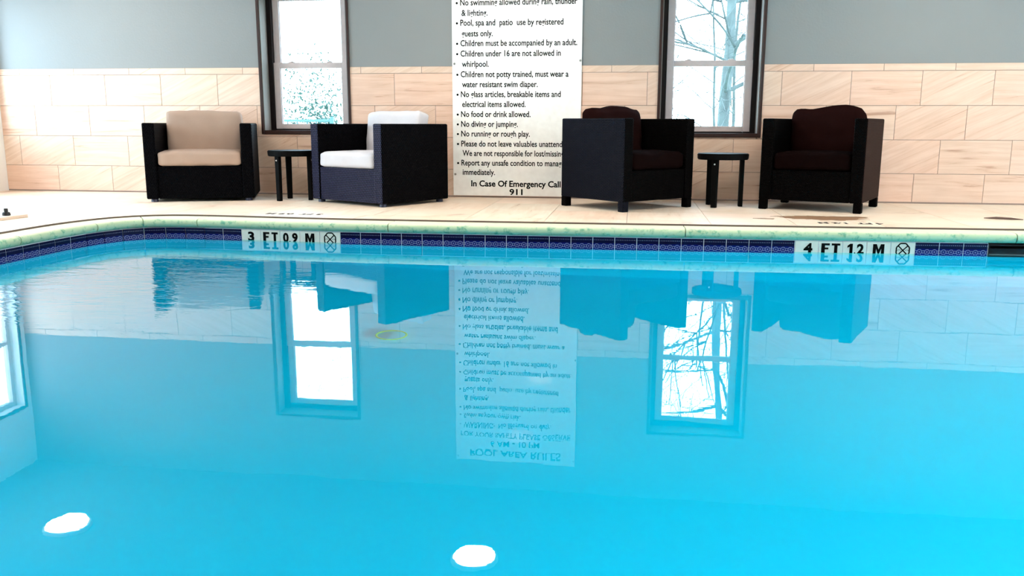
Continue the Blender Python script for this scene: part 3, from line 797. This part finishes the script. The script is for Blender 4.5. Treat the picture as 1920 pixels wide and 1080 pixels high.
line('FOR YOUR SAFETY PLEASE OBSERVE', 0, 2.100, .080, .0012, 1.146, 4.887)
L_ = [(2.030, 1, 'WARNING:  No lifeguard on duty.'), (1.935, 1, 'Swim at your own risk.'), (1.846, 1, None), (1.747, 0, '& lighting.'), (1.657, 1, 'Pool, spa and  patio  use by registered'), (1.558, 0, 'guests only.'),
      (1.468, 1, 'Children must be accompanied by an adult.'), (1.372, 1, 'Children under 16 are not allowed in'), (1.275, 0, 'whirlpool.'), (1.179, 1, 'Children not potty trained, must wear a'), (1.084, 0, 'water resistant swim diaper.'),
      (.991, 1, 'No glass articles, breakable items and'), (.897, 0, 'electrical items allowed.'), (.802, 1, 'No food or drink allowed.'), (.708, 1, 'No diving or jumping.'), (.615, 1, 'No running or rough play.'),
      (.519, 1, 'Please do not leave valuables unattended.'), (.427, 0, 'We are not responsible for lost/missing items.'), (.334, 1, 'Report any unsafe condition to management'), (.243, 0, 'immediately.')]
for i, (z, b, tx) in enumerate(L_):
    if tx is None: tx = 'No swimming allowed during rain, thunder'; z = 1.842
    x = 4.345+.012*(1-b)
    line(tx, x, z-C_, w=1.235*.94 if tx.startswith('We are') else None)
    if b: bullet(4.312, z)
line('In Case Of Emergency Call', 0, .131-C_, .082, .0022, .885, 4.884)
line('911', 0, .052-C_, .080, .0022, .130, 4.888)

# ------------------------------------------------------------------ small things on the deck
def flat_text(tx, x, y, w_, h_, name, label):
    me = text_mesh(tx, .1, .0035, .0004); xs = [v.co.x for v in me.vertices]; ys = [v.co.y for v in me.vertices]
    for v in me.vertices: v.co = Vector((-((v.co.x-min(xs))/(max(xs)-min(xs))-.5)*w_, -((v.co.y-min(ys))/(max(ys)-min(ys))-.5)*h_, v.co.z+.0005))
    me.materials.append(M_INK); o = link(name, me, None, (x, y, 0)); tag(o, label, 'depth marking', kind='stuff')
flat_text('3 FT  0.9 M', 3.345, -1.845, .46, .085, 'deck_marking', 'worn black depth lettering on the deck in front of the white-cushioned armchair')
flat_text('4 FT  1.2 M', 7.62, -1.815, .46, .085, 'deck_marking', 'worn black depth lettering on the deck in front of the right-hand armchair')
def blob(name, cx, cy, rx, ry, seed, mat, label, cat):
    t = bmesh.new(); n = 72; vs = []
    for k in range(n):
        a = 2*PI*k/n; q = 1+.55*noise.noise(Vector((math.cos(a)*1.7+seed, math.sin(a)*1.7, seed)))+.35*noise.noise(Vector((math.cos(a)*6+seed, math.sin(a)*6, seed)))
        vs.append(t.verts.new((math.cos(a)*rx*q, math.sin(a)*ry*q, .0012)))
    t.faces.new(vs); r = bmesh.ops.extrude_face_region(t, geom=t.faces[:]); bmesh.ops.translate(t, vec=(0, 0, -.001), verts=[g for g in r['geom'] if isinstance(g, bmesh.types.BMVert)])
    m = MB(); m.add(t); o = m.build(name, mat, loc=(cx, cy, 0)); tag(o, label, cat); return o
M_PUD = simple('wet_stained_stone', (.36, .20, .11), .3, nz=.25, nscale=12)
blob('stain', 7.50, -1.45, .36, .15, 3.1, M_PUD, 'brown wet patch on the deck before the right-hand armchair', 'stain')
blob('stain', 7.04, -1.58, .07, .035, 6.1, M_PUD, 'tiny brown wet spot on the deck left of the larger patch', 'stain')
M_DK = simple('dark_leaf', (.08, .04, .03), .6)
lf = MB(); lf.tube([(-.13, .03, .008), (-.05, .012, .012), (.05, -.01, .010), (.13, -.03, .006)], [.003, .010, .009, .003], 6); o = lf.build('twig', M_DK, loc=(8.85, -1.36, 0)); tag(o, 'short dark twig lying on the bare deck at the right', 'twig')

an = empty('deck_fitting', (1.20, -2.52, 0), -.10); tag(an, 'low beige deck fitting with a black plug beside the pool corner', 'deck fitting')
MB().box(-.22, .22, -.14, .14, 0, .024, .004).build('base', M_BEIGEB, an)
m = MB(); m.cyl((.155, .0), .030, .026, .024, .050, 20, .003); m.cyl((.155, 0), .014, .014, .050, .078, 16, .002); m.build('plug', simple('black_plug', (.004, .004, .004), .5), an)

# yellow ring on the pool floor
RGX, RGY = 4.74, -3.98
pts = [(math.cos(2*PI*k/40)*.082, math.sin(2*PI*k/40)*.082, 0) for k in range(41)]
m = MB(); m.tube(pts, .006, 8, False); o = m.build('dive_ring', M_YEL, smooth=True, loc=(RGX, RGY, zfloor(RGX)+.011)); tag(o, 'small yellow ring lying under water on the pool floor', 'dive ring')

# ------------------------------------------------------------------ outdoors
gd = box('ground', M_GRASS, (-45, 55, .5, 60, -.45, -.32)); gd['kind'] = 'structure'
def limb(m, p, d, r, L, depth, rnd, ends):
    n = 5; pts = [p.copy()]; q = p.copy(); dd = d.copy()
    for i in range(n):
        dd = (dd+Vector((rnd.uniform(-1, 1), rnd.uniform(-1, 1), rnd.uniform(-.6, .8)))*.16).normalized(); q = q+dd*L/n; pts.append(q.copy())
    m.tube(pts, [r*(1-.45*i/n) for i in range(n+1)], 6 if depth > 1 else 4, False)
    if depth > 0:
        for k in range(4 if depth > 1 else 6):
            i = rnd.randint(2, n); a = rnd.uniform(0, 2*PI); side = dd.orthogonal().normalized(); side.rotate(Matrix.Rotation(a, 3, dd))
            limb(m if depth > 1 else ends, pts[i], (dd*.75+side*.8).normalized(), r*.55, L*.66, depth-1, rnd, ends)
def tree(x, y, h, r, seed, label, group=None, lean=(0, 0), z0=-.32):
    rnd = random.Random(seed); root = empty('bare_tree', (x, y, z0)); tag(root, label, 'tree', group)
    m = MB(); tw = MB(); d = Vector((lean[0], lean[1], 1)).normalized(); p = Vector((0, 0, 0)); pts = [p.copy()]; n = 8
    for i in range(n):
        d = (d+Vector((rnd.uniform(-1, 1), rnd.uniform(-1, 1), .4))*.07).normalized(); p = p+d*h/n; pts.append(p.copy())
    m.tube(pts, [r*(1-.6*i/n) for i in range(n+1)], 8)
    for i in range(2, n+1):
        for k in range(2):
            a = rnd.uniform(0, 2*PI); limb(m, pts[i], Vector((math.cos(a), math.sin(a), rnd.uniform(.2, .9))).normalized(), r*(.42-.03*i), h*.32, 2, rnd, tw)
    m.build('trunk', M_BARK, root, True); o = tw.build('twigs', M_TWIG, root); o['kind'] = 'stuff'
tree(7.62, 8.0, 6.5, .12, 5, 'thick bare tree rising behind the second window', lean=(-.02, 0))
tree(10.1, 14.2, 6.5, .07, 11, 'slim bare tree further back than the thick trunk, behind the second window')
tree(7.35, 6.2, 3.4, .028, 21, 'low twiggy sapling close behind the second window')
tree(8.05, 10.6, 5.0, .040, 22, 'forked twiggy tree behind the sapling, seen in the second window')
tree(.15, 10.5, 4.6, .026, 23, 'thin twiggy sapling behind the first window, beyond the railing')
rt = random.Random(3)
for px in range(9):
    x = -19+px*5.2; y = 24+rt.uniform(-1.5, 1.5)+(px % 2)*5
    tree(x, y, 5+rt.uniform(0, 1), .035+rt.uniform(0, .03), 40+px, 'bare woodland tree, one of a loose row far beyond the railing', 'bare trees beyond the railing')
def shrub(x, y, z, rx, rz, seed, label, n=1300):
    rnd = random.Random(seed); t = bmesh.new()
    for i in range(n):
        v = Vector((rnd.gauss(0, 1), rnd.gauss(0, 1), rnd.gauss(0, 1))).normalized()*rnd.uniform(.35, 1)
        c = Vector((v.x*rx, v.y*rx, v.z*rz+rz)); a = Vector((rnd.uniform(-1, 1), rnd.uniform(-1, 1), rnd.uniform(-1, 1))).normalized(); b = a.orthogonal().normalized(); s = rnd.uniform(.022, .048)
        t.faces.new([t.verts.new(c-a*s), t.verts.new(c-b*s*.5), t.verts.new(c+a*s), t.verts.new(c+b*s*.5)])
    m = MB(); m.add(t); r = empty('shrub', (x, y, z)); tag(r, label, 'shrub'); f = m.build('foliage', M_LEAF, r); f['kind'] = 'stuff'
    s = MB(); s.tube([(0, 0, 0), (.02, .01, rz*.8)], [.03, .01], 6); s.build('stem', M_BARK, r)
shrub(.55, 6.2, -.32, .45, .75, 1, 'loose green shrub behind the first window, beside the railing')
shrub(-.35, 8.5, -.32, 1.0, 1.3, 2, 'taller green shrub further back behind the first window')
shrub(6.65, 9.5, -.32, .55, .65, 3, 'low green shrub behind the second window')
fe = empty('railing', (0, 5.0, -.32)); tag(fe, 'dark green metal railing outside the first window', 'railing')
MB().box(-8, 1.25, -.02, .02, 1.06, 1.10, .004, 1).build('rail', M_RAIL, fe); MB().box(-8, 1.25, -.015, .015, .12, .15, .003, 1).build('rail', M_RAIL, fe)
pm = None
for i in range(58):
    if pm is None: o = MB().box(-.010, .010, -.010, .010, .15, 1.06, .002, 1).build('baluster', M_RAIL, fe); pm = o.data
    else: o = link('baluster', pm, fe)
    o.location = (1.15-i*.16, 0, 0)
for x in (1.25, -1.75, -4.75, -7.75): MB().box(x-.03, x+.03, -.03, .03, 0, 1.14, .004, 1).build('post', M_RAIL, fe)
